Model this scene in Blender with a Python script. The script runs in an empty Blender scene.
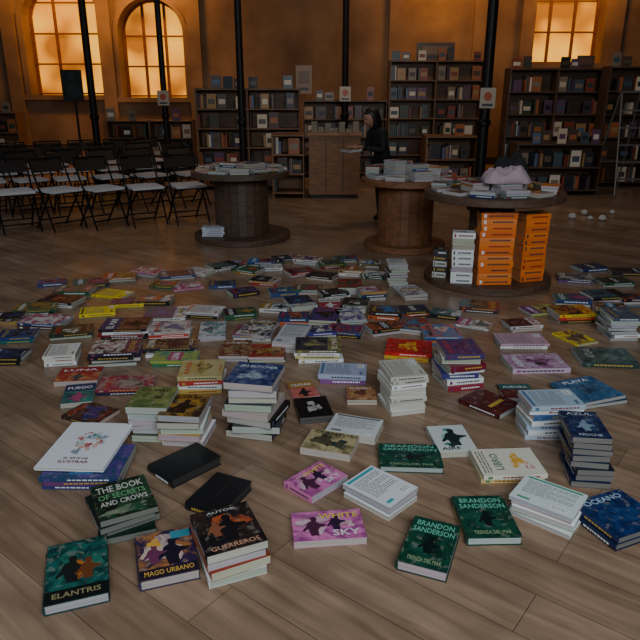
import bpy, math, random
from mathutils import Matrix, Vector, noise
R = random.Random(7)
H=1.5; F=640.0
TH=math.atan(225/640.0); c=math.cos(TH); s=math.sin(TH)
# ---------- image-pixel helpers: unproject image coordinates into metres -------------
def U(px,py,z=0.0):
    a=(px-320)/F; b=(320-py)/F
    dz=b*c-s; t=(z-H)/dz
    return Vector((a*t, t*(c+b*s), z))
def depth(Y,z): return Y*c+(H-z)*s
def PX(px,Y,z=0.0): return (px-320)/F*depth(Y,z)
def ZH(py,Y):
    k=(320-py)/F
    return H+Y*(k*c-s)/(c+k*s)
def lin(v):
    v/=255.0
    return v/12.92 if v<=0.04045 else ((v+0.055)/1.055)**2.4
def C(r,g,b): return (lin(r),lin(g),lin(b),1.0)
def mute(col,sat=1.0,val=.95):
    L=.3*col[0]+.59*col[1]+.11*col[2]
    return tuple((L+(x-L)*sat)*val for x in col[:3])+(1.0,)
# ---------- materials ---------------------------------------------------------
MATS=[]
def newmat(name):
    m=bpy.data.materials.new(name); m.use_nodes=True
    MATS.append(m); return m, m.node_tree.nodes, m.node_tree.links, m.node_tree.nodes['Principled BSDF']
def attr(n,name):
    a=n.new('ShaderNodeAttribute'); a.attribute_name=name; return a
def mix(n,l,f,a,b,mode='MIX'):
    m=n.new('ShaderNodeMix'); m.data_type='RGBA'; m.blend_type=mode
    for sock,v in ((m.inputs[0],f),(m.inputs[6],a),(m.inputs[7],b)):
        if hasattr(v,'is_linked'): l.new(v,sock)
        else: sock.default_value=v
    return m.outputs[2]
def ramp(n,l,inp,stops):
    r=n.new('ShaderNodeValToRGB'); e=r.color_ramp.elements
    e[0].position=stops[0][0]; e[0].color=stops[0][1]
    e[1].position=stops[-1][0]; e[1].color=stops[-1][1]
    for p,col in stops[1:-1]:
        x=e.new(p); x.color=col
    l.new(inp,r.inputs[0]); return r.outputs[0]
K0=(0,0,0,1); K1=(1,1,1,1)
# 0 cover
m,n,l,b=newmat('book_cover'); a=attr(n,'Col'); l.new(a.outputs[0],b.inputs['Base Color'])
b.inputs['Roughness'].default_value=0.34
# 1 art
m,n,l,b=newmat('cover_art'); a=attr(n,'Col'); a2=attr(n,'Col2')
uv=n.new('ShaderNodeUVMap'); uv.uv_map='UVMap'
n1=n.new('ShaderNodeTexNoise'); n1.inputs['Scale'].default_value=16; n1.inputs['Detail'].default_value=5; n1.inputs['Distortion'].default_value=1.2
l.new(uv.outputs[0],n1.inputs[0])
n2=n.new('ShaderNodeTexNoise'); n2.inputs['Scale'].default_value=34; n2.inputs['Detail'].default_value=3; l.new(uv.outputs[0],n2.inputs[0])
f1=ramp(n,l,n1.outputs[0],[(0.42,K0),(0.62,K1)])
f2=ramp(n,l,n2.outputs[0],[(0.56,K0),(0.66,(.45,.45,.45,1))])
x=mix(n,l,f1,a.outputs[0],a2.outputs[0])
x2=mix(n,l,0.5,a2.outputs[0],(.5,.45,.38,1))
x=mix(n,l,f2,x,x2); l.new(x,b.inputs['Base Color']); b.inputs['Roughness'].default_value=0.3
# 2 pages
m,n,l,b=newmat('pages'); a=attr(n,'Col')
tc=n.new('ShaderNodeTexCoord'); mp=n.new('ShaderNodeMapping'); mp.inputs['Scale'].default_value=(3,3,420)
l.new(tc.outputs['Object'],mp.inputs[0]); nn=n.new('ShaderNodeTexNoise'); nn.inputs['Scale'].default_value=1.5
l.new(mp.outputs[0],nn.inputs[0]); f=ramp(n,l,nn.outputs[0],[(0.3,(.6,.6,.6,1)),(0.7,K1)])
x=mix(n,l,1.0,a.outputs[0],f,'MULTIPLY'); l.new(x,b.inputs['Base Color']); b.inputs['Roughness'].default_value=0.85
# 3 print
m,n,l,b=newmat('printed_ink'); a=attr(n,'Col'); l.new(a.outputs[0],b.inputs['Base Color']); b.inputs['Roughness'].default_value=0.4
# 4 wood
m,n,l,b=newmat('wood'); a=attr(n,'Col'); tc=n.new('ShaderNodeTexCoord'); mp=n.new('ShaderNodeMapping'); mp.inputs['Scale'].default_value=(2,12,12)
l.new(tc.outputs['Object'],mp.inputs[0]); nn=n.new('ShaderNodeTexNoise'); nn.inputs['Scale'].default_value=3; nn.inputs['Detail'].default_value=6
l.new(mp.outputs[0],nn.inputs[0]); f=ramp(n,l,nn.outputs[0],[(0.3,(.55,.55,.55,1)),(0.7,(1.1,1.1,1.1,1))])
x=mix(n,l,1.0,a.outputs[0],f,'MULTIPLY'); l.new(x,b.inputs['Base Color']); b.inputs['Roughness'].default_value=0.55
# 5 metal
m,n,l,b=newmat('dark_metal'); a=attr(n,'Col'); l.new(a.outputs[0],b.inputs['Base Color']); b.inputs['Metallic'].default_value=0.5; b.inputs['Roughness'].default_value=0.5
# 6 fabric
m,n,l,b=newmat('fabric'); a=attr(n,'Col'); nn=n.new('ShaderNodeTexNoise'); nn.inputs['Scale'].default_value=60
f=ramp(n,l,nn.outputs[0],[(0.3,(.7,.7,.7,1)),(0.7,K1)]); x=mix(n,l,1.0,a.outputs[0],f,'MULTIPLY'); l.new(x,b.inputs['Base Color']); b.inputs['Roughness'].default_value=0.9
# 7 plaster
m,n,l,b=newmat('wall_plaster'); tc=n.new('ShaderNodeTexCoord'); nn=n.new('ShaderNodeTexNoise'); nn.inputs['Scale'].default_value=1.3; nn.inputs['Detail'].default_value=8
l.new(tc.outputs['Object'],nn.inputs[0]); x=ramp(n,l,nn.outputs[0],[(0.3,C(104,80,60)),(0.7,C(150,120,90))]); l.new(x,b.inputs['Base Color']); b.inputs['Roughness'].default_value=0.85
bp=n.new('ShaderNodeBump'); bp.inputs['Strength'].default_value=0.3; l.new(nn.outputs[0],bp.inputs['Height']); l.new(bp.outputs[0],b.inputs['Normal'])
# 8 window glass lit by sodium street lamp outside
m,n,l,b=newmat('frosted_glass'); tc=n.new('ShaderNodeTexCoord'); nn=n.new('ShaderNodeTexNoise'); nn.inputs['Scale'].default_value=1.1; nn.inputs['Detail'].default_value=1
l.new(tc.outputs['Object'],nn.inputs[0]); x=ramp(n,l,nn.outputs[0],[(0.38,(.3,.085,.004,1)),(0.5,(.8,.28,.012,1)),(0.66,(1,.46,.03,1))])
b.inputs['Base Color'].default_value=(.2,.1,.03,1); l.new(x,b.inputs['Emission Color']); b.inputs['Emission Strength'].default_value=1.5
# 9 floor
m,n,l,b=newmat('laminate_floor'); tc=n.new('ShaderNodeTexCoord'); mp=n.new('ShaderNodeMapping'); mp.inputs['Rotation'].default_value=(0,0,math.radians(38))
l.new(tc.outputs['Object'],mp.inputs[0]); br=n.new('ShaderNodeTexBrick')
br.inputs['Color1'].default_value=C(164,136,112); br.inputs['Color2'].default_value=C(142,115,92); br.inputs['Mortar'].default_value=C(70,54,43)
br.inputs['Scale'].default_value=1; br.inputs['Mortar Size'].default_value=0.0012; br.inputs['Brick Width'].default_value=1.25; br.inputs['Row Height'].default_value=0.19; br.offset=0.37
l.new(mp.outputs[0],br.inputs[0])
mp2=n.new('ShaderNodeMapping'); mp2.inputs['Scale'].default_value=(1.6,18,1); l.new(mp.outputs[0],mp2.inputs[0])
nn=n.new('ShaderNodeTexNoise'); nn.inputs['Scale'].default_value=1.3; nn.inputs['Detail'].default_value=8; nn.inputs['Distortion'].default_value=0.6; l.new(mp2.outputs[0],nn.inputs[0])
f=ramp(n,l,nn.outputs[0],[(0.3,(.62,.58,.55,1)),(0.55,(.93,.92,.91,1)),(0.72,(1.18,1.16,1.14,1))])
x=mix(n,l,1.0,br.outputs[0],f,'MULTIPLY')
n3=n.new('ShaderNodeTexNoise'); n3.inputs['Scale'].default_value=3.2; l.new(mp.outputs[0],n3.inputs[0])
f=ramp(n,l,n3.outputs[0],[(0.35,(.8,.8,.8,1)),(0.65,(1.1,1.1,1.1,1))]); x=mix(n,l,1.0,x,f,'MULTIPLY')
l.new(x,b.inputs['Base Color']); b.inputs['Roughness'].default_value=0.3
# 10
m,n,l,b=newmat('skin'); b.inputs['Base Color'].default_value=C(165,118,96); b.inputs['Roughness'].default_value=0.55
COVER,ART,PAGES,PRINT,WOOD,METAL,FABRIC,PLASTER,GLASS,FLOOR,SKIN=range(11)
# ---------- mesh builder ------------------------------------------------------
class MB:
    def __init__(self): self.v=[];self.f=[];self.m=[];self.c=[];self.c2=[];self.uv=[]
    def face(self,pts,mat,col=K1,col2=None,uvs=None):
        i=len(self.v); self.v+= [tuple(p) for p in pts]; self.f.append(tuple(range(i,i+len(pts))))
        if mat in (COVER,ART,PRINT): col=mute(col); col2=mute(col2) if col2 else None
        self.m.append(mat); self.c.append(col); self.c2.append(col2 or col)
        self.uv.append(uvs or [(0,0)]*len(pts))
    def box(self,M,x0,x1,y0,y1,z0,z1,mat,col=K1,skip=''):
        P=[M@Vector(p) for p in ((x0,y0,z0),(x1,y0,z0),(x1,y1,z0),(x0,y1,z0),(x0,y0,z1),(x1,y0,z1),(x1,y1,z1),(x0,y1,z1))]
        for k,q in (('b',(3,2,1,0)),('t',(4,5,6,7)),('f',(0,1,5,4)),('r',(1,2,6,5)),('k',(2,3,7,6)),('l',(3,0,4,7))):
            if k not in skip: self.face([P[i] for i in q],mat,col)
    def tube(self,p0,p1,r0,r1=None,mat=METAL,col=K1,sides=8):
        r1=r0 if r1 is None else r1; p0=Vector(p0);p1=Vector(p1); d=(p1-p0).normalized()
        a=d.orthogonal().normalized(); b=d.cross(a)
        A=[];B=[]
        for i in range(sides):
            t=2*math.pi*i/sides; o=a*math.cos(t)+b*math.sin(t); A.append(p0+o*r0); B.append(p1+o*r1)
        for i in range(sides):
            j=(i+1)%sides; self.face([A[i],A[j],B[j],B[i]],mat,col)
        self.face(A[::-1],mat,col); self.face(B,mat,col)
    def lathe(self,cx,cy,prof,mat,col,sides=40):
        for k in range(len(prof)-1):
            (r0,z0),(r1,z1)=prof[k],prof[k+1]
            for i in range(sides):
                a=2*math.pi*i/sides; b=2*math.pi*(i+1)/sides
                P=[(cx+r0*math.cos(a),cy+r0*math.sin(a),z0),(cx+r0*math.cos(b),cy+r0*math.sin(b),z0),(cx+r1*math.cos(b),cy+r1*math.sin(b),z1),(cx+r1*math.cos(a),cy+r1*math.sin(a),z1)]
                if r0<1e-5: P=[P[0],P[2],P[3]]
                elif r1<1e-5: P=P[:3]
                self.face(P,mat,col)
    def build(self,name,origin=None,parent=None,smooth=False,merge=False):
        o=Vector(origin) if origin is not None else Vector((0,0,0))
        me=bpy.data.meshes.new(name); me.from_pydata([tuple(Vector(p)-o) for p in self.v],[],self.f)
        used=sorted(set(self.m)); mp={k:i for i,k in enumerate(used)}
        for k in used: me.materials.append(MATS[k])
        me.polygons.foreach_set('material_index',[mp[k] for k in self.m])
        me.color_attributes.new('Col','FLOAT_COLOR','CORNER'); me.color_attributes.new('Col2','FLOAT_COLOR','CORNER'); me.uv_layers.new(name='UVMap')
        A=[];B=[];W=[]
        for f,a,b,uv in zip(self.f,self.c,self.c2,self.uv):
            for q in uv: A+=a; B+=b; W+=q
        me.color_attributes['Col'].data.foreach_set('color',A); me.color_attributes['Col2'].data.foreach_set('color',B); me.uv_layers['UVMap'].data.foreach_set('uv',W)
        if merge:
            import bmesh
            bm=bmesh.new(); bm.from_mesh(me); bmesh.ops.remove_doubles(bm,verts=bm.verts,dist=1e-4); bm.to_mesh(me); bm.free()
        if smooth: me.polygons.foreach_set('use_smooth',[True]*len(me.polygons))
        me.update()
        ob=bpy.data.objects.new(name,me); ob.location=o; bpy.context.collection.objects.link(ob)
        return ob
# ---------- text --------------------------------------------------------------
TC={}
def text(sx):
    if sx in TC: return TC[sx]
    cu=bpy.data.curves.new('t','FONT'); cu.body=sx; cu.resolution_u=2; cu.offset=0.015
    ob=bpy.data.objects.new('t',cu); bpy.context.collection.objects.link(ob)
    bpy.context.view_layer.update()
    me=bpy.data.meshes.new_from_object(ob)
    vs=[tuple(v.co) for v in me.vertices]; fs=[tuple(p.vertices) for p in me.polygons]
    bpy.data.objects.remove(ob); bpy.data.meshes.remove(me); bpy.data.curves.remove(cu)
    x0=min(v[0] for v in vs);x1=max(v[0] for v in vs);y0=min(v[1] for v in vs);y1=max(v[1] for v in vs)
    vs=[((v[0]-x0)/(x1-x0),(v[1]-y0)/(y1-y0)) for v in vs]
    TC[sx]=(vs,fs); return TC[sx]
FIG=[(-.12,0),(.0,.02),(.14,0),(.13,.3),(.2,.42),(.42,.5),(.44,.56),(.18,.62),(.1,.72),(.1,.8),(.13,.9),(.06,1.0),(-.05,1.0),(-.1,.9),(-.07,.79),(-.2,.7),(-.27,.5),(-.4,.3),(-.36,.24),(-.2,.36)]
def decorate(mb,M,w,d,z,ex):
    k=0
    def P(u,v): return M@Vector((-w/2+u*w,-d/2+v*d,z+0.0003+k*0.00012))
    for e in ex:
        k+=1
        if e[0]=='r': _,u0,v0,u1,v1,col=e; mb.face([P(u0,v0),P(u1,v0),P(u1,v1),P(u0,v1)],PRINT,col)
        elif e[0]=='a': _,u0,v0,u1,v1,col,col2=e; o=R.random()*50; mb.face([P(u0,v0),P(u1,v0),P(u1,v1),P(u0,v1)],ART,col,col2,[(o,o),(o+w*(u1-u0),o),(o+w*(u1-u0),o+d*(v1-v0)),(o,o+d*(v1-v0))])
        elif e[0]=='e': _,u,v,ru,rv,col=e; mb.face([P(u+ru*math.cos(i*.3927),v+rv*math.sin(i*.3927)) for i in range(16)],PRINT,col)
        elif e[0]=='b':   # irregular painted blob with art fill
            _,u,v,ru,rv,col,col2=e; o=R.random()*50; pts=[]; uvs=[]
            for i in range(20):
                a=i*math.pi/10; rr=1+.28*math.sin(3*a+o)+.16*math.sin(7*a+2*o); x_=u+ru*rr*math.cos(a); y_=v+rv*rr*math.sin(a)
                x_=min(.99,max(.01,x_)); y_=min(.99,max(.01,y_)); pts.append(P(x_,y_)); uvs.append((o+x_*w,o+y_*d))
            mb.face(pts,ART,col,col2,uvs)
        elif e[0]=='f': _,u,v,sc,col=e; mb.face([P(u+x*sc*d/w,v+y*sc) for x,y in FIG],PRINT,col)
        elif e[0]=='t':
            _,sx,u0,v0,u1,v1,col=e; vs,fs=text(sx)
            for f in fs: mb.face([P(u0+vs[i][0]*(u1-u0),v0+vs[i][1]*(v1-v0)) for i in f],PRINT,col)
        elif e[0]=='l':   # paragraph lines
            _,u0,v0,u1,v1,nl,col=e
            for i in range(nl):
                v=v1-(v1-v0)*i/nl; hh=(v1-v0)/nl*.35; ue=u1 if (i+1)%4 else u0+(u1-u0)*R.uniform(.3,.8)
                uu=u0
                while uu<ue-.02:
                    q=min(ue,uu+R.uniform(.05,.16)); mb.face([P(uu,v-hh),P(q,v-hh),P(q,v),P(uu,v)],PRINT,col); uu=q+.02
WHT=C(238,240,240); CRM=C(205,195,172); BLK=C(18,17,18); GOLD=C(200,165,70); INK=C(60,60,66)
def book(mb,M,w,d,t,col,col2=None,page=None,hard=False,mirror=False,top=None,ex=None,spine=True):
    page=page or C(*[int(x*R.uniform(.88,1)) for x in (204,200,192)])
    ct=min(.0028 if hard else .001,t*.2); o=.0035 if hard else .0
    sg=-1 if mirror else 1
    def bx(x0,x1,*a,**k):
        if sg<0: x0,x1=-x1,-x0
        mb.box(M,x0,x1,*a,**k)
    bx(-w/2+ct,w/2-o-.0008,-d/2+o+.0006,d/2-o-.0006,ct,t-ct,PAGES,page,skip='bt')
    bx(-w/2,w/2,-d/2,d/2,0,ct,COVER,col)
    bx(-w/2,w/2,-d/2,d/2,t-ct,t,COVER,col,skip='t')
    Q=[M@Vector(p) for p in ((-w/2,-d/2,t),(w/2,-d/2,t),(w/2,d/2,t),(-w/2,d/2,t))]
    uo=R.random()*90
    mb.face(Q,ART if top in('art',) else COVER,col,col2 or col,[(uo,uo),(uo+w,uo),(uo+w,uo+d),(uo,uo+d)])
    bul=(.18 if hard else .04)*t; N=4; pr=[(-w/2-bul*math.sin(math.pi*i/N),t*i/N) for i in range(N+1)]
    for i in range(N):
        (xa,za),(xb,zb)=pr[i],pr[i+1]
        f=[(sg*xa,-d/2,za),(sg*xa,d/2,za),(sg*xb,d/2,zb),(sg*xb,-d/2,zb)]
        mb.face([M@Vector(p) for p in f],COVER,col)
    for yy in(-d/2,d/2): mb.face([M@Vector((sg*x,yy,z)) for x,z in pr]+[M@Vector((sg*(-w/2+ct),yy,t)),M@Vector((sg*(-w/2+ct),yy,0))],COVER,col)
    if spine:
        lc=WHT if sum(col[:3])<.9 else INK
        if R.random()<.4: lc=GOLD if sum(col[:3])<.9 else C(150,40,40)
        x=sg*(-w/2-bul-.0004); y=-d*.38; e=d*R.uniform(.1,.3)
        while y<e:
            q=y+d*R.uniform(.03,.07); z0,z1=t*.36,t*.64
            mb.face([M@Vector(p) for p in ((x,y,z0),(x,q,z0),(x,q,z1),(x,y,z1))],PRINT,lc); y=q+d*.015
        if R.random()<.5:
            y=d*.36; mb.face([M@Vector(p) for p in ((x,y,t*.2),(x,y+d*.07,t*.2),(x,y+d*.07,t*.8),(x,y,t*.8))],PRINT,col2 or lc)
    if top=='back': ex=[('r',.06,.90,.94,.96,col2 or INK),('l',.1,.3,.9,.84,12,C(120,122,128)),('r',.62,.06,.9,.2,C(245,245,245)),('l',.64,.08,.88,.18,3,BLK),('r',.1,.08,.3,.14,col2 or INK)]+(ex or [])
    if top=='art' and ex is None:
        tcx=R.choice([WHT,GOLD,C(230,220,200),C(200,60,40),BLK]); words=R.choice(['AURORA','NOCHE','REINO','SOMBRA','LUNA','EL MAR','CIUDAD','FUEGO','MAGIA','BOSQUE'])
        r=R.random(); p1=R.choice(PAL); p2=R.choice(PAL)
        if r<.3: ex=[('b',R.uniform(.35,.65),R.uniform(.4,.55),R.uniform(.18,.3),R.uniform(.15,.22),col2 or WHT,p1),('t',words,.12,.76,.88,.88,tcx),('t','AUTOR',.3,.05,.7,.1,tcx)]
        elif r<.55: ex=[('a',0,.3,1,1,p1,p2),('b',.5,.6,.2,.2,p2,col2 or WHT),('t',words,.1,.1,.9,.22,tcx)]
        elif r<.75: ex=[('r',0,.62,1,1,p1),('t',words,.1,.72,.9,.86,WHT if sum(p1[:3])<1 else BLK),('f',.5,.05,.5,p2)]
        elif r<.9: ex=[('b',.3,.4,.2,.2,p1,p2),('b',.7,.5,.2,.25,p2,p1),('t',words,.12,.8,.88,.93,tcx),('l',.2,.06,.8,.14,2,tcx)]
        else: ex=[('r',.1,.35,.9,.65,p1),('t',words,.16,.42,.84,.58,WHT if sum(p1[:3])<1 else BLK)]
    if ex: decorate(mb,M,w,d,t,ex)
PAL=[C(36,52,96),C(28,28,32),C(158,38,40),C(205,201,196),C(40,104,104),C(165,122,54),C(98,56,120),C(218,216,211),C(70,70,74),C(26,80,56),C(186,88,44),C(52,112,164),C(20,26,48),C(36,34,40),C(170,70,110),C(24,30,36),C(90,60,50)]
SHP=[C(70,62,66),C(38,36,36),C(140,64,46),C(214,196,172),C(70,88,96),C(170,130,82),C(100,72,98),C(226,214,194),C(96,86,80),C(58,72,56),C(170,98,56),C(92,110,138),C(46,46,60),C(140,122,104),C(84,66,56)]
def XY(p,yaw,z=0): return Matrix.Translation((p[0],p[1],z))@Matrix.Rotation(yaw,4,'Z')
def stack_at(cx,cy,yaw,w,d,h,n,cols,col2=None,top='art',ex=None,k=0,mirror=False,hard=False,mess=.006,pagecol=None,alt=0.0,base=0.0,lean=(0,0),name=None,mb=None):
    own=mb is None
    if own: mb=MB()
    n=max(1,n); t=h/n
    if k%2: w,d=d,w
    for i in range(n):
        last=i==n-1; g=0 if last else 1
        kk=k; mm=mirror
        if not last and R.random()<alt: kk=k+2
        ww=w*(1-g*R.uniform(0,.06)); dd=d*(1-g*R.uniform(0,.06))
        fx=(n-1-i)*lean[0]; fy=(n-1-i)*lean[1]
        M=Matrix.Translation((cx+g*R.uniform(-mess,mess)+fx,cy+g*R.uniform(-mess,mess)+fy,base+i*t+.0004))@Matrix.Rotation(yaw+kk*math.pi/2+g*R.uniform(-mess,mess)*9,4,'Z')
        col=cols[i%len(cols)] if not last else cols[-1]
        book(mb,M,ww,dd,t-.0006,col,col2 if last else (col2 or None),pagecol,hard,mm,top if last else None,ex if last else None)
    if own:
        return mb.build(name or ('book_stack' if n>1 else 'book'),(cx,cy,base))
def S(A,B,D,foot,n,cols,col2=None,**kw):
    b0=U(A[0],foot,0); h=max(.008,H+b0.y*(((320-A[1])/F)*c-s)/(c+((320-A[1])/F)*s))
    a=U(A[0],A[1],h); b=U(B[0],B[1],h); d3=U(D[0],D[1],h)
    u=(b-a); w=u.length; u/=w; v=Vector((-u.y,u.x,0)); d=(d3-a).dot(v); d=max(.09,min(d,.36))
    ce=a+u*w/2+v*d/2; yaw=math.atan2(u.y,u.x)
    return stack_at(ce.x,ce.y,yaw,w,d,h,n,cols,col2,**kw)
def q(cx,cy,wpx,hpx,col,yaw=0,n=None,asp=None,col2=None,top=None,**kw):
    z=.02
    for _ in range(3):
        p=U(cx,cy,z); t=depth(p.y,z); z=max(.012,hpx*t/F/.93)
    w=wpx*t/F; d=(w*.68 if w>.2 else w*1.4) if asp is None else w*asp
    n=n or max(1,round(z/.024))
    if top is None: top=R.choice(['art','art','back'])if sum(col[:3])>1 else 'art'
    stack_at(p.x,p.y,math.radians(yaw),w,d,z,n,[R.choice(PAL) for _ in range(n-1)]+[col],col2 or R.choice(PAL),top=top,alt=.4,mess=.012,**({'k':1} if w>d else {}),**kw)
# ---------- room shell --------------------------------------------------------
I4=Matrix.Identity(4)
mb=MB(); mb.face([(-14,-3,0),(14,-3,0),(14,16,0),(-14,16,0)],FLOOR); mb.box(I4,-14,14,-3,16,-.2,-.001,FLOOR,skip='t'); mb.build('floor')
YW=15.0; ZT=5.5
wins=[(PX(64,YW,2.6),.84,1.5,2.95),(PX(151,YW,2.6),.7,1.45,2.74),(PX(567,YW,2.8),.78,2.15,3.25)]
wb=MB(); xs=-14.0
for wi,(xc,r,z0,z1) in enumerate(wins):
    wb.face([(xs,YW,0),(xc-r,YW,0),(xc-r,YW,ZT),(xs,YW,ZT)],PLASTER)
    wb.face([(xc-r,YW,0),(xc+r,YW,0),(xc+r,YW,z0),(xc-r,YW,z0)],PLASTER)
    ar=[(xc-r*math.cos(math.pi*i/16),z1+r*math.sin(math.pi*i/16)) for i in range(17)]
    for i in range(16):
        (xa,za),(xb,zb)=ar[i],ar[i+1]; wb.face([(xa,YW,za),(xb,YW,zb),(xb,YW,ZT),(xa,YW,ZT)],PLASTER)
    loop=[(xc-r,z0)]+ar+[(xc+r,z0)]
    DP=.45
    for i in range(len(loop)):
        (xa,za),(xb,zb)=loop[i],loop[(i+1)%len(loop)]
        wb.face([(xa,YW,za),(xb,YW,zb),(xb,YW+DP,zb),(xa,YW+DP,za)],PLASTER)
    g=MB(); g.face([(x,YW+DP-.02,z) for x,z in loop],GLASS)
    fc=C(130,76,30); y0=YW+DP-.08;y1=YW+DP-.04
    for fx in (-.96,-.34,.34,.96):
        hh=z1+r*math.sqrt(max(0,1-fx*fx))-.02; bw=.03
        g.box(I4,xc+fx*r-bw,xc+fx*r+bw,y0,y1,z0,hh,WOOD,fc)
    zz=z0+.03
    while zz<z1+r*.8:
        hw=r if zz<z1 else math.sqrt(max(0,r*r-(zz-z1)**2)); g.box(I4,xc-hw,xc+hw,y0-.01,y1-.01,zz-.018,zz+.018,WOOD,fc); zz+=.62
    for i in range(16):
        (xa,za),(xb,zb)=ar[i],ar[i+1]; g.tube((xa,y0+.03,za),(xb,y0+.03,zb),.05,mat=WOOD,col=fc,sides=6)
    g.build('window_%d'%(wi+1))
    tr=MB()
    for i in range(16):
        (xa,za),(xb,zb)=ar[i],ar[i+1]; k=1.14
        P=lambda x,z,kk,y:(xc+(x-xc)*kk,y,z1+(z-z1)*kk)
        tr.face([P(xa,za,1,YW-.05),P(xb,zb,1,YW-.05),P(xb,zb,k,YW-.05),P(xa,za,k,YW-.05)],PLASTER)
        tr.face([P(xa,za,k,YW-.05),P(xb,zb,k,YW-.05),P(xb,zb,k,YW),P(xa,za,k,YW)],PLASTER)
        tr.face([P(xa,za,1,YW-.05),P(xb,zb,1,YW-.05),P(xb,zb,1,YW),P(xa,za,1,YW)],PLASTER)
    for sg in(-1,1):
        a0,a1=sorted((xc+sg*r,xc+sg*r*1.14)); tr.box(I4,a0,a1,YW-.05,YW,z0,z1,PLASTER)
    tr.box(I4,xc-r*1.2,xc+r*1.2,YW-.1,YW,z0-.1,z0,PLASTER)
    tr.build('trim_%d'%(wi+1))
    xs=xc+r
wb.face([(xs,YW,0),(14,YW,0),(14,YW,ZT),(xs,YW,ZT)],PLASTER); wb.build('wall_back')
for i,px in enumerate((12,107,195,395,478,525,612)):   # plaster pilasters
    x=PX(px,YW,2.5); t_=MB(); t_.box(I4,x-.14,x+.14,YW-.12,YW-.002,.17,ZT,PLASTER); t_.build('trim_%d'%(i+4))
for nm,x in(('wall_left',-14),('wall_right',14)):
    w_=MB(); w_.box(I4,min(x,x*1.02),max(x,x*1.02),-3,YW,0,ZT,PLASTER); w_.build(nm)
w_=MB(); w_.box(I4,-14,14,YW-.04,YW-.003,0,.16,WOOD,C(50,38,30)); w_.build('baseboard_back')
# ---------- iron columns ------------------------------------------------------
def column(px,Y,r,sign=None):
    x=PX(px,Y,1.5); mb=MB(); col=C(22,19,18)
    mb.lathe(x,Y,[(0,0),(r*2,0),(r*2,.12),(r*1.5,.2),(r*1.15,.3),(r,.36),(r,1.1),(r*1.3,1.12),(r*1.3,1.17),(r,1.2),(r*.9,4.2),(r*1.6,4.4),(r*1.6,ZT),(0,ZT)],METAL,col,16)
    mb.build('iron_column',(x,Y,0),smooth=False)
    if sign:
        s2=MB(); z=ZH(sign,Y); a=.1
        s2.box(I4,x-a,x+a,Y-r*1.3-.02,Y-r*1.3,z-a*1.25,z+a*1.25,PRINT,C(185,170,150))
        yy=Y-r*1.3-.022
        s2.face([(x+.055*math.cos(i*.5236),yy,z+.02+.055*math.sin(i*.5236)) for i in range(12)],PRINT,C(180,80,45))
        s2.face([(x-.07,yy,z-.1),(x+.07,yy,z-.1),(x+.07,yy,z-.07),(x-.07,yy,z-.07)],PRINT,INK)
        s2.build('paper_sign',(x,yy,z))
column(92,11.5,.06); column(164,12.1,.055,98); column(241,9.3,.05); column(345,12.2,.06,94); column(486,8.9,.07,98)
# ---------- bookshelves -------------------------------------------------------
def shelf(px0,px1,Y,zt,ns,dp=.34,wood=C(122,88,60),dens=.84,name='bookshelf',light=1.0,faceout=.34,yaw=0):
    x0=PX(px0,Y,zt*.5);x1=PX(px1,Y,zt*.5); w=x1-x0; mb=MB(); M=XY(((x0+x1)/2,Y+dp/2),yaw)
    nb=max(1,round(w/.9)); 
    mb.box(M,-w/2,w/2,dp/2-.02,dp/2,0,zt,WOOD,wood)
    for i in range(nb+1):
        xx=-w/2+w*i/nb; a=max(-w/2,xx-.015); mb.box(M,a,min(w/2,a+.03),-dp/2,dp/2-.02,0,zt,WOOD,wood)
    hs=(zt-.1)/ns
    for j in range(ns+1):
        z=.08+j*hs; mb.box(M,-w/2-.005,w/2+.005,-dp/2-.008,dp/2-.02,z-.012,z+.012,WOOD,wood)
    for j in range(ns+1):
        z=.08+j*hs+.0125; topr=j==ns
        for i in range(nb):
            xa=-w/2+w*i/nb+.03; xe=-w/2+w*(i+1)/nb-.03; x=xa
            while x<xe-.05:
                r=R.random(); col=tuple(v*light for v in R.choice(SHP)[:3])+(1,)
                if r>dens or (topr and r>.45): x+=R.uniform(.05,.25); continue
                if r<faceout or topr:
                    bw=R.uniform(.12,.17); bh=min(hs-.05,R.uniform(.19,.25)) if not topr else R.uniform(.14,.24)
                    if x+bw>xe: break
                    mb.box(M,x,x+bw,-dp/2+.03,-dp/2+.05,z,z+bh,COVER,col); c2=tuple(v*light for v in R.choice(SHP)[:3])+(1,)
                    y=-dp/2+.0295
                    mb.face([M@Vector(p) for p in((x+.02,y,z+bh*.3),(x+bw-.02,y,z+bh*.3),(x+bw-.02,y,z+bh*.65),(x+.02,y,z+bh*.65))],PRINT,c2); x+=bw+R.uniform(.01,.06)
                else:
                    bw=R.uniform(.015,.045); bh=min(hs-.04,R.uniform(.17,.25)); 
                    mb.box(M,x,x+bw-.001,-dp/2+.04+R.uniform(0,.03),dp/2-.05,z,z+bh,COVER,col)
                    x+=bw
    return mb.build(name,((x0+x1)/2,Y+dp/2,0))
shelf(197,300,10.8,ZH(88,10.8),5)
shelf(303,386,12.6,ZH(100,12.6),4)
shelf(388,480,12.6,ZH(60,12.6),6)
shelf(505,600,11.6,ZH(68,11.6),5,wood=C(94,66,46))
shelf(602,700,11.2,ZH(66,11.2),5,wood=C(94,66,46))
shelf(108,194,12.7,ZH(120,12.7),3)
shelf(272,304,9.9,.95,3,dp=.5,name='display_shelf',wood=C(140,98,64))
shelf(515,600,10.2,.8,2,dp=.4,wood=C(90,64,46),name='display_shelf')
shelf(425,476,11.2,.85,2,dp=.5,wood=C(126,90,60),name='display_shelf')
shelf(-60,20,12.8,ZH(112,12.8),3)
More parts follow.
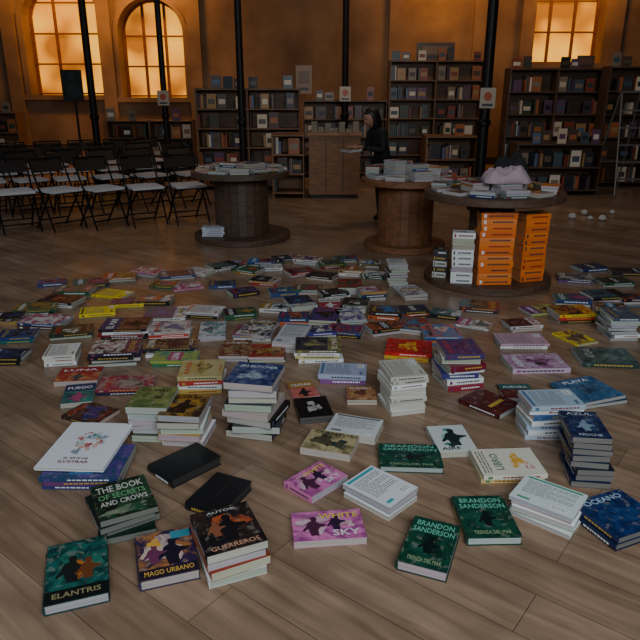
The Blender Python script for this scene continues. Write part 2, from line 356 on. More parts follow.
def panel(px,Y,z,w,h,col,name='display_poster',c2=None):
    x=PX(px,Y,z); mb=MB(); mb.box(I4,x-w/2,x+w/2,Y,Y+.015,z,z+h,PRINT,col)
    mb.face([(x-w*.35,Y-.001,z+h*.35),(x+w*.35,Y-.001,z+h*.35),(x+w*.35,Y-.001,z+h*.8),(x-w*.35,Y-.001,z+h*.8)],PRINT,c2 or C(120,90,70))
    mb.face([(x-w*.3,Y-.001,z+h*.12),(x+w*.3,Y-.001,z+h*.12),(x+w*.3,Y-.001,z+h*.22),(x-w*.3,Y-.001,z+h*.22)],PRINT,INK)
    mb.build(name,(x,Y,z))
z=ZH(60,12.6)+.01; panel(435,12.85,z,.7,.3,C(96,80,66),c2=C(140,110,80))
z=ZH(100,12.6)+.01; panel(304,12.85,z+.1,.3,.5,C(150,120,92))
z=ZH(68,11.6)+.01; panel(585,11.85,z,.3,.2,C(100,80,60))
def counter():
    Y=9.9; x0=PX(309,Y,.5); x1=PX(360,Y,.5); mb=MB(); wd=C(140,98,64)
    mb.box(I4,x0,x1,Y,Y+.5,.06,.93,WOOD,wd); mb.box(I4,x0+.03,x1-.03,Y+.03,Y+.47,0,.06,WOOD,C(30,24,20)); mb.box(I4,x0-.02,x1+.02,Y-.03,Y+.53,.93,.97,WOOD,C(160,116,80))
    for i in range(1,3): xx=x0+(x1-x0)*i/3; mb.box(I4,xx-.004,xx+.004,Y-.004,Y,.1,.9,WOOD,C(40,28,20))
    mb.build('counter',(x0,Y,0))
    mb=MB()
    for i in range(7):
        stack_at(x0+.08+i*.105,Y+.25,0,.09,.15,R.uniform(.03,.16),4,[R.choice(SHP) for _ in range(4)],C(150,150,150),base=.971,mb=mb,k=0,mess=.002,pagecol=C(150,140,125))
    mb.build('book_display',(x0,Y,.97))
counter()
# ---------- spool tables ------------------------------------------------------
def spool(cx,cy,r,rd,h,wd,name='cable_spool_table',rb=None):
    rb=rb or r; mb=MB(); th=.06
    def disc(z,rr):
        mb.lathe(cx,cy,[(0,z),(rr-.006,z),(rr,z+.006),(rr,z+th-.006),(rr-.006,z+th),(0,z+th)],WOOD,wd,48)
        for i in range(-3,4):
            y=i*rr/3.6; hw=math.sqrt(max(0,rr*rr-y*y))-.01
            mb.face([(cx-hw,cy+y-.003,z+th+.0008),(cx+hw,cy+y-.003,z+th+.0008),(cx+hw,cy+y+.003,z+th+.0008),(cx-hw,cy+y+.003,z+th+.0008)],WOOD,C(20,14,10))
        for i in range(4):
            a=.785+i*math.pi/2; mb.tube((cx+rd*.8*math.cos(a),cy+rd*.8*math.sin(a),z+th-.01),(cx+rd*.8*math.cos(a),cy+rd*.8*math.sin(a),z+th+.0004),.018,col=C(60,55,50))
    disc(.0,rb); disc(h-th,r)
    N=22
    for i in range(N):
        a=2*math.pi*i/N; hw=math.pi*rd/N-.0012; M=Matrix.Translation((cx,cy,0))@Matrix.Rotation(a,4,'Z')
        k=R.uniform(.88,1.06); mb.box(M,rd-.03,rd,-hw,hw,th,h-th,WOOD,(wd[0]*k,wd[1]*k,wd[2]*k,1))
    mb.lathe(cx,cy,[(rd-.028,th),(rd-.028,h-th)],WOOD,C(35,25,18),22)
    mb.build(name,(cx,cy,0))
def display(cx,cy,z,lst,name='book_display'):
    mb=MB()
    for (dx,dy,w,d,h,n,col,yaw) in lst:
        cols=[R.choice(PAL[:12]) for _ in range(n-1)]+[col]
        stack_at(cx+dx,cy+dy,math.radians(yaw),w,d,h,n,cols,R.choice(PAL),base=z+.001,mb=mb,mess=.004,alt=.3,top=R.choice(['art','back']))
    mb.build(name,(cx,cy,z))
def ring(cx,cy,z,rr,N,hmax,cl,inner=4):
    L=[]
    for i in range(N):
        a=2*math.pi*i/N+.1; h=R.uniform(.02,hmax); L.append((rr*math.cos(a),rr*math.sin(a),.14,.2,h,max(1,round(h/.022)),R.choice(cl),math.degrees(a)+90*R.choice([0,0,1])))
    for i in range(inner):
        a=2*math.pi*i/inner+.5; h=R.uniform(.05,hmax*1.6); L.append((rr*.45*math.cos(a),rr*.45*math.sin(a),.14,.2,h,max(1,round(h/.022)),R.choice(cl),math.degrees(a)))
    display(cx,cy,z,L)
LT=[C(210,205,200),C(190,185,180),C(200,170,165),C(170,70,60),C(90,110,150),C(225,222,215),C(60,110,120),C(200,150,80)]
pA=U(243,237); hA=ZH(170,pA.y); spool(pA.x,pA.y,.53,.29,hA,C(92,70,54)); ring(pA.x,pA.y,hA,.4,12,.06,LT,5)
pB=U(404,246); hB=ZH(177,pB.y); spool(pB.x,pB.y,.46,.28,hB,C(140,90,58),rb=.42); ring(pB.x,pB.y,hB,.34,9,.12,LT)
pC=U(486,279); hC=ZH(190,pC.y); spool(pC.x,pC.y,.57,.18,hC,C(96,72,56),rb=.53)
L=[]
for i in range(12):
    a=2*math.pi*i/12+.1; h=R.uniform(.02,.075); L.append((.44*math.cos(a),.44*math.sin(a),.13,.19,h,max(1,round(h/.022)),R.choice(LT),math.degrees(a)))
for a in(.3,1.87,3.44,5.01): L.append((.18*math.cos(a),.18*math.sin(a),.15,.2,.076,4,R.choice(LT),math.degrees(a)))
display(pC.x,pC.y,hC,L)
def cbase(px0,px1,yf,ptop,n,col,d=.15,yaw=0,**kw):
    x0=PX(px0,yf,.3); x1=PX(px1,yf,.3); h=min(ZH(ptop,yf)-.0615,hC-.125)
    return stack_at((x0+x1)/2,yf+d/2,yaw,x1-x0,d,h,n,col,base=.0615,k=1,mess=.004,**kw)
OR=(.95,.22,.02,1); OR2=(.85,.17,.015,1); OR3=(.9,.26,.05,1)
cbase(478,514,pC.y-.40,213,12,[OR,OR3,OR2],d=.15,name='orange_book_stack',col2=WHT,pagecol=(.75,.26,.08,1),yaw=.03)
cbase(519,546,pC.y-.30,214,11,[OR2,OR],d=.15,name='orange_book_stack',pagecol=(.7,.24,.07,1),yaw=.25)
cbase(453,475,pC.y-.36,233,9,[WHT],d=.12,name='book_stack',yaw=-.15,alt=.4)
cbase(436,450,pC.y-.18,250,5,[C(200,198,190),C(60,60,64)],d=.12,name='book_stack',yaw=-.3)
a=U(214,236,.06); stack_at(a.x,a.y+.02,0,.24,.14,.1,4,[C(200,205,215)]*4,C(200,205,215),top='back',base=.0615,k=1)
def cloth(cx,cy,z,w,d,h,col,name,rough=.45):
    mb=MB(); N=30
    def P(i,j):
        u=i/N*2-1;v=j/N*2-1; rr=max(0,1-(abs(u)**3+abs(v)**3)); nz=noise.noise(Vector((u*2.2+cx,v*2.2,cy)))
        return (cx+u*w/2*(1+.12*nz),cy+v*d/2*(1+.12*nz),z+.002+h*rr**.5*(.75+rough*nz+.12*noise.noise(Vector((u*6,v*6,1)))))
    for i in range(N):
        for j in range(N): mb.face([P(i,j),P(i+1,j),P(i+1,j+1),P(i,j+1)],FABRIC,col)
    mb.face([P(i,0) for i in range(N,-1,-1)]+[P(0,j) for j in range(1,N+1)]+[P(i,N) for i in range(1,N+1)]+[P(N,j) for j in range(N-1,0,-1)],FABRIC,col)
    mb.build(name,(cx,cy,z),smooth=True,merge=True)
cloth(pC.x+.06,pC.y-.12,hC+.078,.38,.24,.14,C(200,172,180),'folded_scarf',.55)
cloth(pC.x+.17,pC.y+.16,hC+.078,.28,.2,.24,C(40,38,40),'backpack',.3)
# ---------- chairs ------------------------------------------------------------
def chair(x,y,yaw):
    mb=MB(); M=XY((x,y),yaw); bk=C(24,21,20)
    T=lambda a,b,r=.012:mb.tube(M@Vector(a),M@Vector(b),r,col=bk,sides=6)
    for sx in(-.2,.2):
        T((sx,-.22,0.008),(sx,.2,.8)); T((sx*.9,.24,0.008),(sx*.9,-.17,.45)); 
    T((-.2,-.17,.1),(.2,-.17,.1),.009); T((-.18,.19,.1),(.18,.19,.1),.009); T((-.2,.2,.8),(.2,.2,.8)); T((-.2,.0,.45),(.2,.0,.45),.009)
    mb.box(M,-.185,.185,-.24,.16,.445,.475,FABRIC,C(215,212,212)); mb.box(M,-.19,.19,-.245,.165,.435,.446,METAL,bk)
    mb.box(M@Matrix.Translation((0,.175,.7))@Matrix.Rotation(-.45,4,'X'),-.19,.19,-.01,.01,-.05,.08,METAL,C(44,38,34))
    mb.build('folding_chair',(x,y,0))
for row,(py,x0,st,N) in enumerate([(191,14,43,5),(181,-12,40,6),(173,0,36,6),(166,20,33,5)]):
    for i in range(N):
        p=U(x0+i*st,py-i*1.6,.46); chair(p.x,p.y,math.radians(R.uniform(18,50)))
# ---------- loudspeaker on tripod --------------------------------------------
Y=12.4; x=PX(74,Y,1.6); zb=ZH(101,Y); zt=ZH(70,Y); mb=MB()
M=XY((x,Y),.2)
prof=[(-.18,-.15),(.18,-.15),(.13,.15),(-.13,.15)]
B0=[M@Vector((a,b,zb)) for a,b in prof]; B1=[M@Vector((a,b,zt)) for a,b in prof]; bk=C(14,14,15)
for i in range(4): j=(i+1)%4; mb.face([B0[i],B0[j],B1[j],B1[i]],METAL,bk)
mb.face(B0[::-1],METAL,bk); mb.face(B1,METAL,bk)
for zz,rr in((zb+(zt-zb)*.35,.12),(zb+(zt-zb)*.8,.06)):
    mb.face([M@Vector((rr*math.cos(i*.5236),-.153,zz+rr*math.sin(i*.5236))) for i in range(12)],METAL,C(35,35,36))
mb.tube((x,Y,.5),(x,Y,zb),.022,col=bk)
for i in range(3): a=i*2.094+.4; mb.tube((x,Y,.75),(x+.35*math.cos(a),Y+.35*math.sin(a),.014),.012,col=bk)
mb.build('loudspeaker',(x,Y,0))
# ---------- step ladder -------------------------------------------------------
p=U(628,196); mb=MB(); al=C(120,116,112); zt=ZH(93,p.y)
for sx in(-1,1):
    mb.tube((p.x+sx*.24,p.y-.05,.01),(p.x+sx*.15,p.y+.4,zt),.016,col=al); mb.tube((p.x+sx*.24,p.y+.95,.01),(p.x+sx*.15,p.y+.45,zt),.014,col=al)
for i in range(1,6):
    f=i/6; hw=.24-.09*f; mb.box(I4,p.x-hw,p.x+hw,p.y-.05+.45*f-.03,p.y-.05+.45*f+.04,zt*f-.012,zt*f+.012,METAL,al)
mb.box(I4,p.x-.17,p.x+.17,p.y+.33,p.y+.52,zt,zt+.03,METAL,al)
mb.tube((p.x-.2,p.y+.8,.45),(p.x+.2,p.y+.8,.45),.01,col=al); mb.build('step_ladder',(p.x,p.y,0))
for px,py,r in((572,219,.05),(584,215,.045),(602,221,.05),(590,220,.035),(612,214,.035)):
    p=U(px,py); mb=MB(); prof=[(0,0.001)]+[(r*math.sin(a)*(1+.12*R.uniform(-1,1)),r*(1-math.cos(a))*.8+.001) for a in [i*math.pi/7 for i in range(1,7)]]+[(0,r*1.6)]
    mb.lathe(p.x,p.y,prof,FABRIC,C(190,190,185),12); mb.build('crumpled_paper',(p.x,p.y,0),merge=True)
# ---------- person ------------------------------------------------------------
def skinobj(name,vs,es,rad,mat,parent,sub=1,root=0):
    me=bpy.data.meshes.new(name); me.from_pydata(vs,es,[]); me.materials.append(mat)
    ob=bpy.data.objects.new(name,me); bpy.context.collection.objects.link(ob)
    md=ob.modifiers.new('skin','SKIN'); md.use_smooth_shade=True
    for i,v in enumerate(me.skin_vertices[0].data): v.radius=(rad[i],rad[i]) if not isinstance(rad[i],tuple) else rad[i]; v.use_root=(i==root)
    sb=ob.modifiers.new('sub','SUBSURF'); sb.levels=sub; sb.render_levels=sub
    ob.parent=parent; return ob
def simple(name,col,rough=.8):
    m=bpy.data.materials.new(name); m.use_nodes=True; b=m.node_tree.nodes['Principled BSDF']; b.inputs['Base Color'].default_value=col; b.inputs['Roughness'].default_value=rough; return m
coat=simple('black_coat',C(20,18,20)); hair=simple('dark_hair',C(22,17,15),.5); trou=simple('dark_trousers',C(24,25,30))
def person(px,Y):
    x=PX(px,Y,1.2); e=bpy.data.objects.new('person',None); bpy.context.collection.objects.link(e); e.location=(x,Y,0); e.rotation_euler=(0,0,math.radians(-62)); e.scale=(.94,.94,.94)
    vs=[(0,0,.80),(0,-.02,.92),(0,-.06,1.05),(0,-.11,1.16),(0,-.15,1.22), (.14,-.1,1.15),(.19,-.12,.94),(.08,-.32,.98), (-.14,-.1,1.15),(-.19,-.12,.94),(-.08,-.32,.98)]
    es=[(0,1),(1,2),(2,3),(3,4),(3,5),(5,6),(6,7),(3,8),(8,9),(9,10)]
    skinobj('coat',vs,es,[(.15,.11),(.13,.1),(.14,.1),(.12,.09),.05,.058,.045,.034,.058,.045,.034],coat,e,2)
    vs=[(0,.0,.82),(.09,0,.76),(.1,-.02,.43),(.1,.0,.08),(.1,-.1,.035),(-.09,0,.76),(-.1,.02,.43),(-.1,.05,.08),(-.1,-.05,.035)]
    skinobj('legs',vs,[(0,1),(1,2),(2,3),(3,4),(0,5),(5,6),(6,7),(7,8)],[.12,.085,.055,.04,.033,.085,.055,.04,.033],trou,e,2)
    def ell(name,cx,cy,cz,rx,ry,rz,mat,rot=0):
        import bmesh
        me=bpy.data.meshes.new(name); bm=bmesh.new(); bmesh.ops.create_uvsphere(bm,u_segments=24,v_segments=18,radius=1)
        for v in bm.verts:
            co=v.co.copy()
            if name=='head':
                if co.z<0: co.x*=1-.35*co.z*co.z; co.y*=1-.15*co.z*co.z
                if v.co.y<-.8 and abs(v.co.x)<.25 and -.3<v.co.z<.1: co.y-=.18
                if v.co.y<-.6 and .1<v.co.z<.3 and .2<abs(v.co.x)<.5: co.y+=.1
            if name=='hair':
                if v.co.z<.35 and co.y<-.3: co.y=-.3+.2*(co.y+.3)
                if v.co.z<0: co.z*=2.3; co.y+=.15*abs(v.co.z)
            v.co=Vector((co.x*rx,co.y*ry,co.z*rz))
        bm.to_mesh(me); bm.free(); me.materials.append(mat); me.polygons.foreach_set('use_smooth',[True]*len(me.polygons))
        ob=bpy.data.objects.new(name,me); ob.location=(cx,cy,cz); ob.rotation_euler=(rot,0,0); bpy.context.collection.objects.link(ob); ob.parent=e; return ob
    ell('head',0,-.2,1.32,.073,.09,.11,MATS[SKIN],.4); ell('hair',0,-.182,1.345,.09,.112,.112,hair,.3)
    for sx in(-1,1):
        ell('eye',sx*.028,-.285,1.318,.01,.006,.006,simple('eye',C(30,20,18)),.5); ell('ear',sx*.075,-.19,1.315,.01,.018,.028,MATS[SKIN],.5)
    ell('mouth',0,-.262,1.262,.022,.008,.006,simple('lips',C(140,70,65)),.5)
    skinobj('neck',[(0,-.14,1.2),(0,-.18,1.27)],[(0,1)],[.045,.042],MATS[SKIN],e,1)
    for sx in(-1,1):
        wx=sx*.065; Z=.185; O=.05; vs=[(wx,-.37+O,.80+Z),(wx,-.41+O,.805+Z),(wx,-.45+O,.80+Z)]; es=[(0,1),(1,2)]; rad=[.022,.026,.026]
        for fi in range(4):
            fx=wx+(fi-1.5)*.021; L=[.06,.072,.068,.052][fi]; i=len(vs)
            vs+=[(fx,-.465+O,.80+Z),(fx,-.465-L*.5+O,.802+Z),(fx,-.465-L+O,.79+Z)]; es+=[(2,i),(i,i+1),(i+1,i+2)]; rad+=[.0095,.009,.0075]
        i=len(vs); vs+=[(wx-sx*.035,-.43+O,.797+Z),(wx-sx*.045,-.47+O,.792+Z)]; es+=[(1,i),(i,i+1)]; rad+=[.011,.009]
        skinobj('hand',vs,es,rad,MATS[SKIN],e,1)
    bb=MB(); book(bb,Matrix.Translation((0,-.47,.935))@Matrix.Rotation(.1,4,'X'),.24,.17,.03,C(120,110,100),top=None); ob=bb.build('held_book'); ob.parent=e
person(384,pB.y+1.3)
# ---------- foreground book stacks -------------------------------------------
GRN=C(8,60,46)
S((43,607),(109,592),(46,547),617,1,[C(12,58,56)],C(22,100,92),hard=True,top='art',ex=[('b',.5,.58,.36,.27,C(26,110,95),C(12,50,50)),('b',.58,.5,.16,.14,C(190,110,40),C(110,56,30)),('f',.42,.28,.45,C(22,26,26)),('f',.68,.3,.36,C(110,60,30)),('r',.0,.0,1,.2,C(10,16,16)),('t','ELANTRIS',.12,.07,.88,.15,C(150,140,100))])
S((140,582),(200,569),(133,537),592,1,[C(50,36,70)],C(170,110,60),hard=True,ex=[('b',.45,.6,.33,.28,C(205,180,160),C(100,80,130)),('f',.6,.22,.58,C(26,22,40)),('f',.28,.3,.42,C(110,50,86)),('b',.3,.75,.12,.08,C(225,170,60),C(200,120,50)),('r',.6,.78,.95,.95,C(60,140,160)),('r',0,0,1,.2,C(34,24,46)),('t','MAGO URBANO',.08,.06,.92,.16,C(215,170,70))])
S((207,557),(268,540),(198,513),590,4,[WHT,C(150,56,40),C(170,80,54),C(24,22,26)],C(56,40,36),mess=.006,hard=False,ex=[('b',.55,.6,.3,.2,C(180,84,46),C(50,34,34)),('f',.52,.2,.6,C(20,18,22)),('f',.3,.35,.35,C(140,84,56)),('t','GUERREROS',.1,.06,.9,.15,C(200,150,120)),('t','AUTOR',.25,.88,.75,.94,C(190,190,190))])
S((172,480),(221,456),(144,466),489,1,[C(26,26,28)],C(30,30,34),top='plain',hard=True,pagecol=C(46,44,44),ex=[('r',.3,.85,.7,.87,C(50,50,50))])
S((222,512),(252,481),(178,508),521,1,[C(24,25,28)],C(30,30,34),top='plain',hard=True,pagecol=C(50,48,48),ex=[('r',.3,.45,.7,.47,C(50,50,52))])
S((100,522),(158,506),(80,490),546,4,[C(20,44,34),C(26,56,42),C(18,34,30),C(18,25,23)],C(36,76,50),mess=.014,pagecol=C(120,122,114),ex=[('t','THE BOOK',.08,.72,.92,.9,C(200,200,190)),('t','OF SECRETS',.08,.52,.92,.66,C(110,170,120)),('t','AND CROWS',.08,.34,.92,.47,C(200,200,190)),('b',.5,.15,.4,.1,C(36,80,54),C(130,140,115))])
S((38,478),(118,478),(56,444),491,3,[C(50,60,120),C(110,60,110),C(40,70,110)],C(90,60,140),alt=.4,mess=.012,k=1)
a=U(29,466,.085); b=U(98,468,.085); d3=U(63,421,.085); u=(b-a); w=u.length; u/=w; v=Vector((-u.y,u.x,0)); d=(d3-a).dot(v); ce=a+u*w/2+v*d/2+Vector((.02,.0,0))
hx=H+U(38,491).y*(((320-478)/F)*c-s)/(c+((320-478)/F)*s)
EX=[]
for i in range(22):
    t=i*.63; rr=.08+.2*R.random(); c1=R.choice([C(60,110,150),C(190,60,60),C(90,90,100),C(60,140,130),C(220,150,120),C(150,160,175)]); EX.append(('b',.5+rr*math.cos(t),.54+rr*math.sin(t)*.8,R.uniform(.03,.07),R.uniform(.03,.06),c1,WHT))
EX+=[('t','EL ARTE DE',.32,.17,.68,.205,C(110,60,60)),('t','ILUSTRAR',.28,.09,.72,.14,C(150,50,50))]
stack_at(ce.x,ce.y,math.atan2(u.y,u.x),w,d,.016,1,[C(235,238,244)],WHT,top='plain',hard=True,ex=EX,base=hx+.004,name='art_book')
PK=C(222,125,182)
pex=lambda:[('b',.3,.55,.22,.28,C(225,190,200),C(160,60,120)),('f',.3,.15,.65,C(80,36,66)),('f',.62,.3,.55,C(50,30,60)),('t','WHITE',.38,.72,.95,.9,C(235,200,80)),('t','SKY',.55,.12,.93,.32,C(230,220,225)),('b',.78,.5,.1,.1,C(160,50,110),C(225,190,200))]
S((312,497),(348,475),(284,481),504,1,[PK],C(150,60,130),hard=False,ex=pex(),)
S((294,542),(367,537),(290,513),549,1,[PK],C(150,60,130),ex=pex())
S((390,508),(418,487),(344,483),521,3,[WHT,C(120,190,200),C(225,228,232)],C(50,165,175),top='back',mess=.004,k=0,mirror=True)
gx=lambda:[('b',.5,.42,.36,.22,C(18,84,66),C(8,40,32)),('f',.5,.26,.36,C(6,26,22)),('t','BRANDON',.1,.82,.9,.93,C(110,190,165)),('t','SANDERSON',.06,.68,.94,.79,C(110,190,165)),('t','TRENZA DEL MAR',.15,.08,.85,.16,C(150,170,130))]
S((380,466),(444,468),(384,443),472,1,[GRN],C(14,76,56),hard=True,ex=gx(),k=0)
S((397,560),(447,573),(418,516),570,1,[GRN],C(14,76,56),hard=True,ex=gx())
S((468,538),(523,537),(460,496),546,1,[GRN],C(14,76,56),hard=True,ex=gx())
S((440,452),(478,450),(433,426),458,1,[C(215,220,216)],C(60,150,140),top='plain',ex=[('b',.5,.6,.24,.24,C(60,150,140),C(190,220,215)),('f',.55,.2,.65,C(20,40,45)),('b',.4,.25,.15,.08,C(40,60,60),C(60,150,140)),('t','AIRE',.1,.06,.6,.16,BLK)])
S((509,495),(573,519),(527,474),514,5,[C(225,228,226),C(120,180,160),WHT,WHT,C(215,225,222)],C(50,155,120),top='back',mess=.006,alt=.0,k=0,mirror=True)
S((484,476),(548,474),(483,449),485,2,[C(210,190,120),C(225,220,200)],C(90,140,90),top='plain',k=1,ex=[('t','LIBRO',.2,.62,.8,.75,C(70,120,80)),('b',.5,.35,.25,.12,C(225,170,60),WHT),('b',.3,.2,.12,.06,C(200,80,60),WHT),('l',.1,.8,.9,.95,3,C(90,90,70))])
NB=C(18,32,66)
S((573,437),(613,439),(574,411),482,8,[NB,C(30,50,90),C(26,34,50),NB,C(26,40,76),NB,C(18,26,44),NB],C(36,56,98),mess=.009,lean=(.002,-.006),k=0,pagecol=C(130,126,120),ex=[('b',.5,.5,.35,.25,C(26,44,80),C(50,76,116)),('f',.5,.25,.4,C(130,150,170)),('t','AZUL',.15,.84,.85,.94,C(190,195,205)),('t','NOCHE',.2,.07,.8,.15,C(190,195,205))])
S((619,538),(668,522),(590,497),552,2,[NB,C(16,36,80)],C(24,56,110),hard=True,pagecol=C(120,118,112),ex=[('b',.5,.5,.35,.28,C(26,66,116),C(16,34,74)),('t','OCEANO',.12,.8,.88,.92,C(170,195,215))])
S((532,407),(586,405),(526,390),440,7,[C(190,205,220),WHT,C(170,190,215),WHT,C(60,100,150),WHT,C(170,190,205)],C(90,120,150),top='back',mess=.012,k=1)
S((585,403),(626,395),(564,380),410,2,[C(30,60,90),C(36,84,124)],C(70,120,160),mess=.015,ex=[('b',.5,.5,.3,.2,C(60,110,140),C(30,60,90)),('t','PLAYA',.2,.8,.8,.92,WHT)])
S((391,378),(428,375),(387,360),417,9,[WHT,C(200,196,184)],C(150,150,150),top='back',mess=.008,pagecol=C(215,210,198),k=1,alt=.3)
S((446,355),(485,354),(443,339),391,7,[C(150,40,60),WHT,C(60,60,120),WHT,C(120,30,50),WHT,C(70,60,110)],C(120,50,96),mess=.02,k=1,alt=.4)
S((500,415),(521,403),(464,396),420,1,[C(76,24,28)],C(100,40,36),ex=[('r',.2,.3,.8,.4,GOLD)])
S((325,430),(375,438),(337,413),437,1,[C(215,216,216)],INK,top='back')
S((300,447),(350,455),(312,428),454,1,[C(190,176,130)],C(120,106,70),top='art',ex=[('b',.35,.5,.2,.25,C(50,50,46),C(90,84,60)),('b',.7,.4,.16,.2,C(40,60,60),C(100,90,60)),('t','CUENTOS',.1,.8,.9,.93,BLK)])
S((300,418),(334,415),(299,398),425,2,[BLK,C(20,19,20)],C(60,55,50),top='plain',pagecol=C(90,88,84),ex=[('b',.5,.5,.2,.24,C(190,185,175),C(120,116,110)),('e',.42,.56,.05,.04,BLK),('e',.6,.56,.05,.04,BLK)])
S((347,400),(377,400),(348,386),405,2,[C(180,130,84)],C(120,60,50),top='art')
S((223,382),(272,386),(237,361),437,8,[BLK,C(60,60,66),BLK,C(190,180,160),C(30,40,70),BLK,C(120,120,130),C(30,46,96)],C(80,96,140),mess=.02,alt=.5,ex=[('t','JIM BUTCHER',.1,.72,.9,.86,C(220,225,230)),('b',.5,.4,.3,.18,C(70,90,130),C(170,180,190))])
S((157,415),(199,417),(166,393),446,5,[WHT,C(190,150,60),WHT,C(40,36,30),C(170,126,44)],C(50,40,30),mess=.014,k=0,alt=.3,ex=[('f',.5,.12,.62,C(30,25,22)),('t','ORO',.2,.8,.8,.93,BLK)])
S((125,407),(166,408),(134,386),441,5,[C(60,80,50),WHT,C(40,40,36),WHT,C(80,104,60)],C(130,140,76),mess=.014,alt=.3)
S((177,377),(222,376),(186,360),394,4,[C(200,170,90),WHT,C(180,60,50),C(190,180,130)],C(180,160,90),mess=.008,k=1)
S((95,390),(152,388),(101,376),396,2,[C(40,40,70),C(140,40,70)],C(160,140,130),mess=.01,k=1)
S((53,382),(97,380),(62,368),387,1,[C(165,50,46)],C(190,130,80))
S((60,404),(92,401),(57,386),409,1,[C(36,135,124)],C(30,70,80))
S((96,424),(120,409),(72,409),428,1,[C(50,38,34)],C(90,60,45),)
S((42,357),(75,355),(38,345),367,3,[WHT,C(225,222,212)],C(140,130,120),top='back',k=1)
S((88,354),(137,352),(85,341),368,4,[C(60,36,44),C(90,60,110),C(30,30,40),C(50,36,56)],C(130,70,94),mess=.015,k=1,alt=.4)
S((98,330),(146,329),(96,318),340,4,[C(40,40,44),C(130,40,50),WHT,C(40,32,40)],C(116,80,74),mess=.015,k=1,alt=.4)
S((142,319),(185,318),(140,307),324,2,[C(190,60,60),C(220,220,215)],C(60,110,150),k=1)
S((148,333),(190,331),(146,322),341,3,[WHT,C(200,60,50),C(200,196,190)],C(70,90,120),k=1,mess=.01)
S((142,349),(196,347),(144,339),357,3,[WHT,C(30,30,36),C(40,44,60)],C(150,120,70),k=1,mess=.012)
S((150,361),(196,361),(149,351),367,2,[C(50,120,80),C(150,170,80)],C(50,130,120),k=1)
S((198,337),(225,336),(196,322),342,2,[C(200,200,200)],C(60,140,150),)
S((295,350),(342,350),(297,337),363,4,[WHT,C(200,190,120),WHT,C(100,92,60)],C(160,150,90),k=1,mess=.01)
S((318,374),(366,376),(317,362),384,2,[C(130,80,140),C(170,180,205)],C(90,120,160),k=1,top='back')
S((272,342),(300,344),(280,322),352,4,[WHT,C(40,50,90),WHT,C(200,200,205)],C(90,90,120),top='back',mess=.01)
S((385,352),(432,355),(388,338),358,2,[C(210,170,50),C(210,26,32)],C(170,26,28),mess=.02,k=1,ex=[('b',.5,.5,.3,.2,C(235,185,50),C(200,36,28))])
S((425,337),(463,337),(426,324),345,4,[C(60,110,160),C(210,120,50),C(60,60,110),C(60,120,165)],C(200,90,70),k=1,mess=.012)
S((248,357),(284,357),(246,344),363,2,[BLK,C(145,34,38)],C(160,120,70))
S((218,356),(248,356),(216,340),362,2,[C(30,36,50),C(104,38,44)],C(160,130,90))
S((513,369),(571,368),(511,354),374,1,[C(200,175,198)],C(160,104,148),k=1)
S((583,362),(640,364),(584,347),367,1,[C(46,66,64)],C(86,108,98),k=1,ex=[('b',.3,.4,.2,.2,C(110,130,120),C(60,70,70)),('t','ATLAS',.3,.7,.9,.85,C(180,190,180))])
S((501,344),(550,344),(503,333),349,2,[WHT,C(195,160,175)],C(160,150,160),top='back',k=1)
S((560,315),(597,314),(557,305),324,3,[C(60,60,40),C(200,46,46),C(235,200,44)],C(210,56,50),k=1)
S((614,318),(642,318),(614,307),342,7,[C(50,60,80),WHT,BLK,C(70,80,100)],C(80,96,110),mess=.012,k=1,alt=.4)
S((506,398),(538,398),(508,384),402,1,[C(90,28,34)],C(110,50,44))
S((232,335),(270,336),(236,324),341,2,[C(200,200,195),C(130,130,140)],C(60,60,80),k=1)
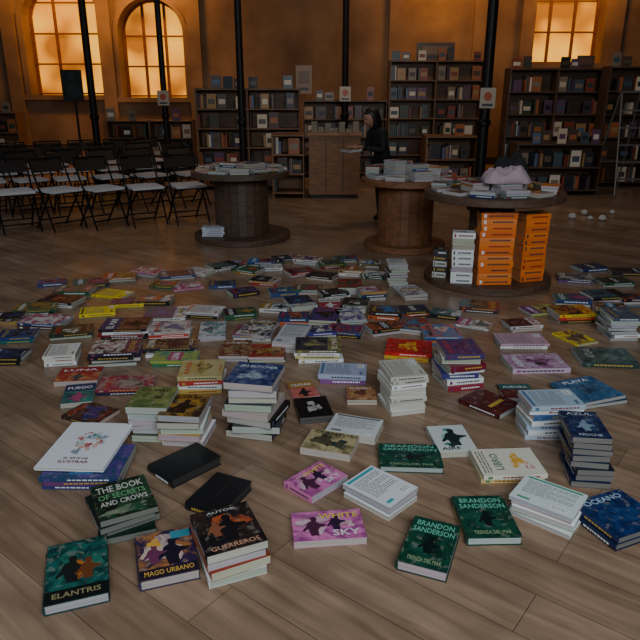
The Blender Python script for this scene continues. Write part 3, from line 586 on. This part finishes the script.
# ---------- mid and far field of books ---------------------------------------
dk=C(34,34,40); bl=C(40,66,120); gr=C(42,92,66); ye=C(240,215,44); wh=C(208,207,204); pk=C(205,140,170); rd=C(165,44,44); tn=C(165,130,90)
L=[(120,275,32,4,tn,5),(148,270,28,4,pk,-10),(177,273,34,4,bl,10),(199,270,28,3,wh,-15),(91,281,34,4,dk,10),(75,288,36,4,gr,0),(62,298,38,5,dk,-8),(36,306,40,5,gr,6),(46,319,44,5,bl,-5),(72,329,40,6,dk,8),(18,333,36,6,bl,5),(8,353,36,8,dk,0),
(113,293,34,2,ye,-10),(128,301,32,3,ye,5),(98,310,34,3,ye,8),(187,286,30,1,pk,12),(155,298,34,4,dk,0),(205,309,36,5,wh,-6),(222,264,28,4,dk,20),(248,268,28,4,gr,-15),(222,283,26,3,bl,5),(243,290,28,4,dk,15),(265,279,28,4,tn,-10),
(262,260,26,4,bl,0),(285,257,26,4,dk,12),(308,258,26,5,wh,-10),(330,262,28,4,gr,8),(352,268,26,6,tn,-5),(300,270,28,4,rd,15),(322,274,28,4,dk,-12),(283,290,28,4,bl,8),(275,306,28,4,wh,-5),(308,287,28,5,gr,0),(333,291,28,5,dk,10),(350,283,24,6,rd,0),(372,289,26,9,tn,5),
(397,262,19,20,wh,0),(374,273,24,4,dk,-10),(410,290,24,5,wh,8),(386,309,32,7,dk,-5),(412,308,30,8,dk,5),(384,325,34,6,dk,10),(413,323,28,5,C(90,40,36),-10),(294,315,30,7,bl,0),(325,314,28,5,C(70,56,130),-5),(350,314,26,5,C(70,56,130),5),(345,328,34,6,bl,-8),(318,329,32,6,C(60,52,140),5),
(258,327,30,7,dk,-10),(240,311,32,5,gr,8),(480,304,38,5,C(90,38,44),-8),(522,322,34,6,wh,5),(474,323,34,2,wh,-15),(541,309,36,2,C(175,190,110),8),(572,297,34,7,bl,-5),(604,293,38,9,dk,5),(576,276,34,4,dk,-8),(614,280,32,4,gr,5),(632,296,28,8,dk,0),(575,337,26,1,ye,12),(590,266,30,3,bl,8),(625,270,30,3,dk,-4),
(446,312,30,4,dk,-12),(303,389,26,5,C(200,110,110),8),(20,318,30,4,tn,0),(165,283,26,3,gr,-6),(8,315,30,5,dk,6),(355,303,26,4,gr,-6),(300,301,26,4,wh,10),(330,303,22,4,rd,2),(270,266,24,3,wh,5),(236,262,22,3,rd,-6),(345,257,22,4,bl,6),(370,262,22,4,dk,-6),(52,281,26,3,bl,8),(610,305,30,7,tn,-6)]
for e in L: q(*e[:5],e[5]*1.8)
# ---------- lighting ----------------------------------------------------------
def area(name,loc,tgt,sx,sy,P,col):
    ld=bpy.data.lights.new(name,'AREA'); ld.shape='RECTANGLE'; ld.size=sx; ld.size_y=sy; ld.energy=P; ld.color=col
    ob=bpy.data.objects.new(name,ld); ob.location=loc; ob.rotation_euler=(Vector(tgt)-Vector(loc)).to_track_quat('-Z','Y').to_euler(); bpy.context.collection.objects.link(ob)
area('front_soft_fill',(.8,-1.8,3.1),(.3,2.9,0),3.6,2.0,225,(.86,.94,1.0))  # added soft fill behind the camera, no shopfront opening is built
area('side_cool_fill',(-6,4,4.6),(-1,5,0),3,2,60,(.78,.9,1.0))  # added cool fill from the upper left, no skylight is modelled
for xc,P in ((wins[0][0],50),(wins[1][0],56),(PX(437,YW,2.8),32),(wins[2][0],36)):
    area('wall_halo_fill',(xc,14.0,4.2),(xc,YW,2.6),.8,.3,P,(1,.42,.08))  # added orange fills out of view, giving the back wall its halo
area('shelf_warm_fill',(1.5,8.5,5.0),(2.2,12.4,.6),1.5,.6,52,(1,.72,.46))  # added warm fill above the view to lift the back shelves, no fixture
w=bpy.data.worlds.new('World'); bpy.context.scene.world=w; w.use_nodes=True; bg=w.node_tree.nodes['Background']; bg.inputs[0].default_value=(.75,.85,1,1); bg.inputs[1].default_value=.04
cam=bpy.data.cameras.new('Camera'); cam.sensor_width=36; cam.lens=36.0; cam.clip_end=100
co=bpy.data.objects.new('Camera',cam); co.location=(0,0,H); co.rotation_euler=(math.pi/2-TH,0,0); bpy.context.collection.objects.link(co); bpy.context.scene.camera=co
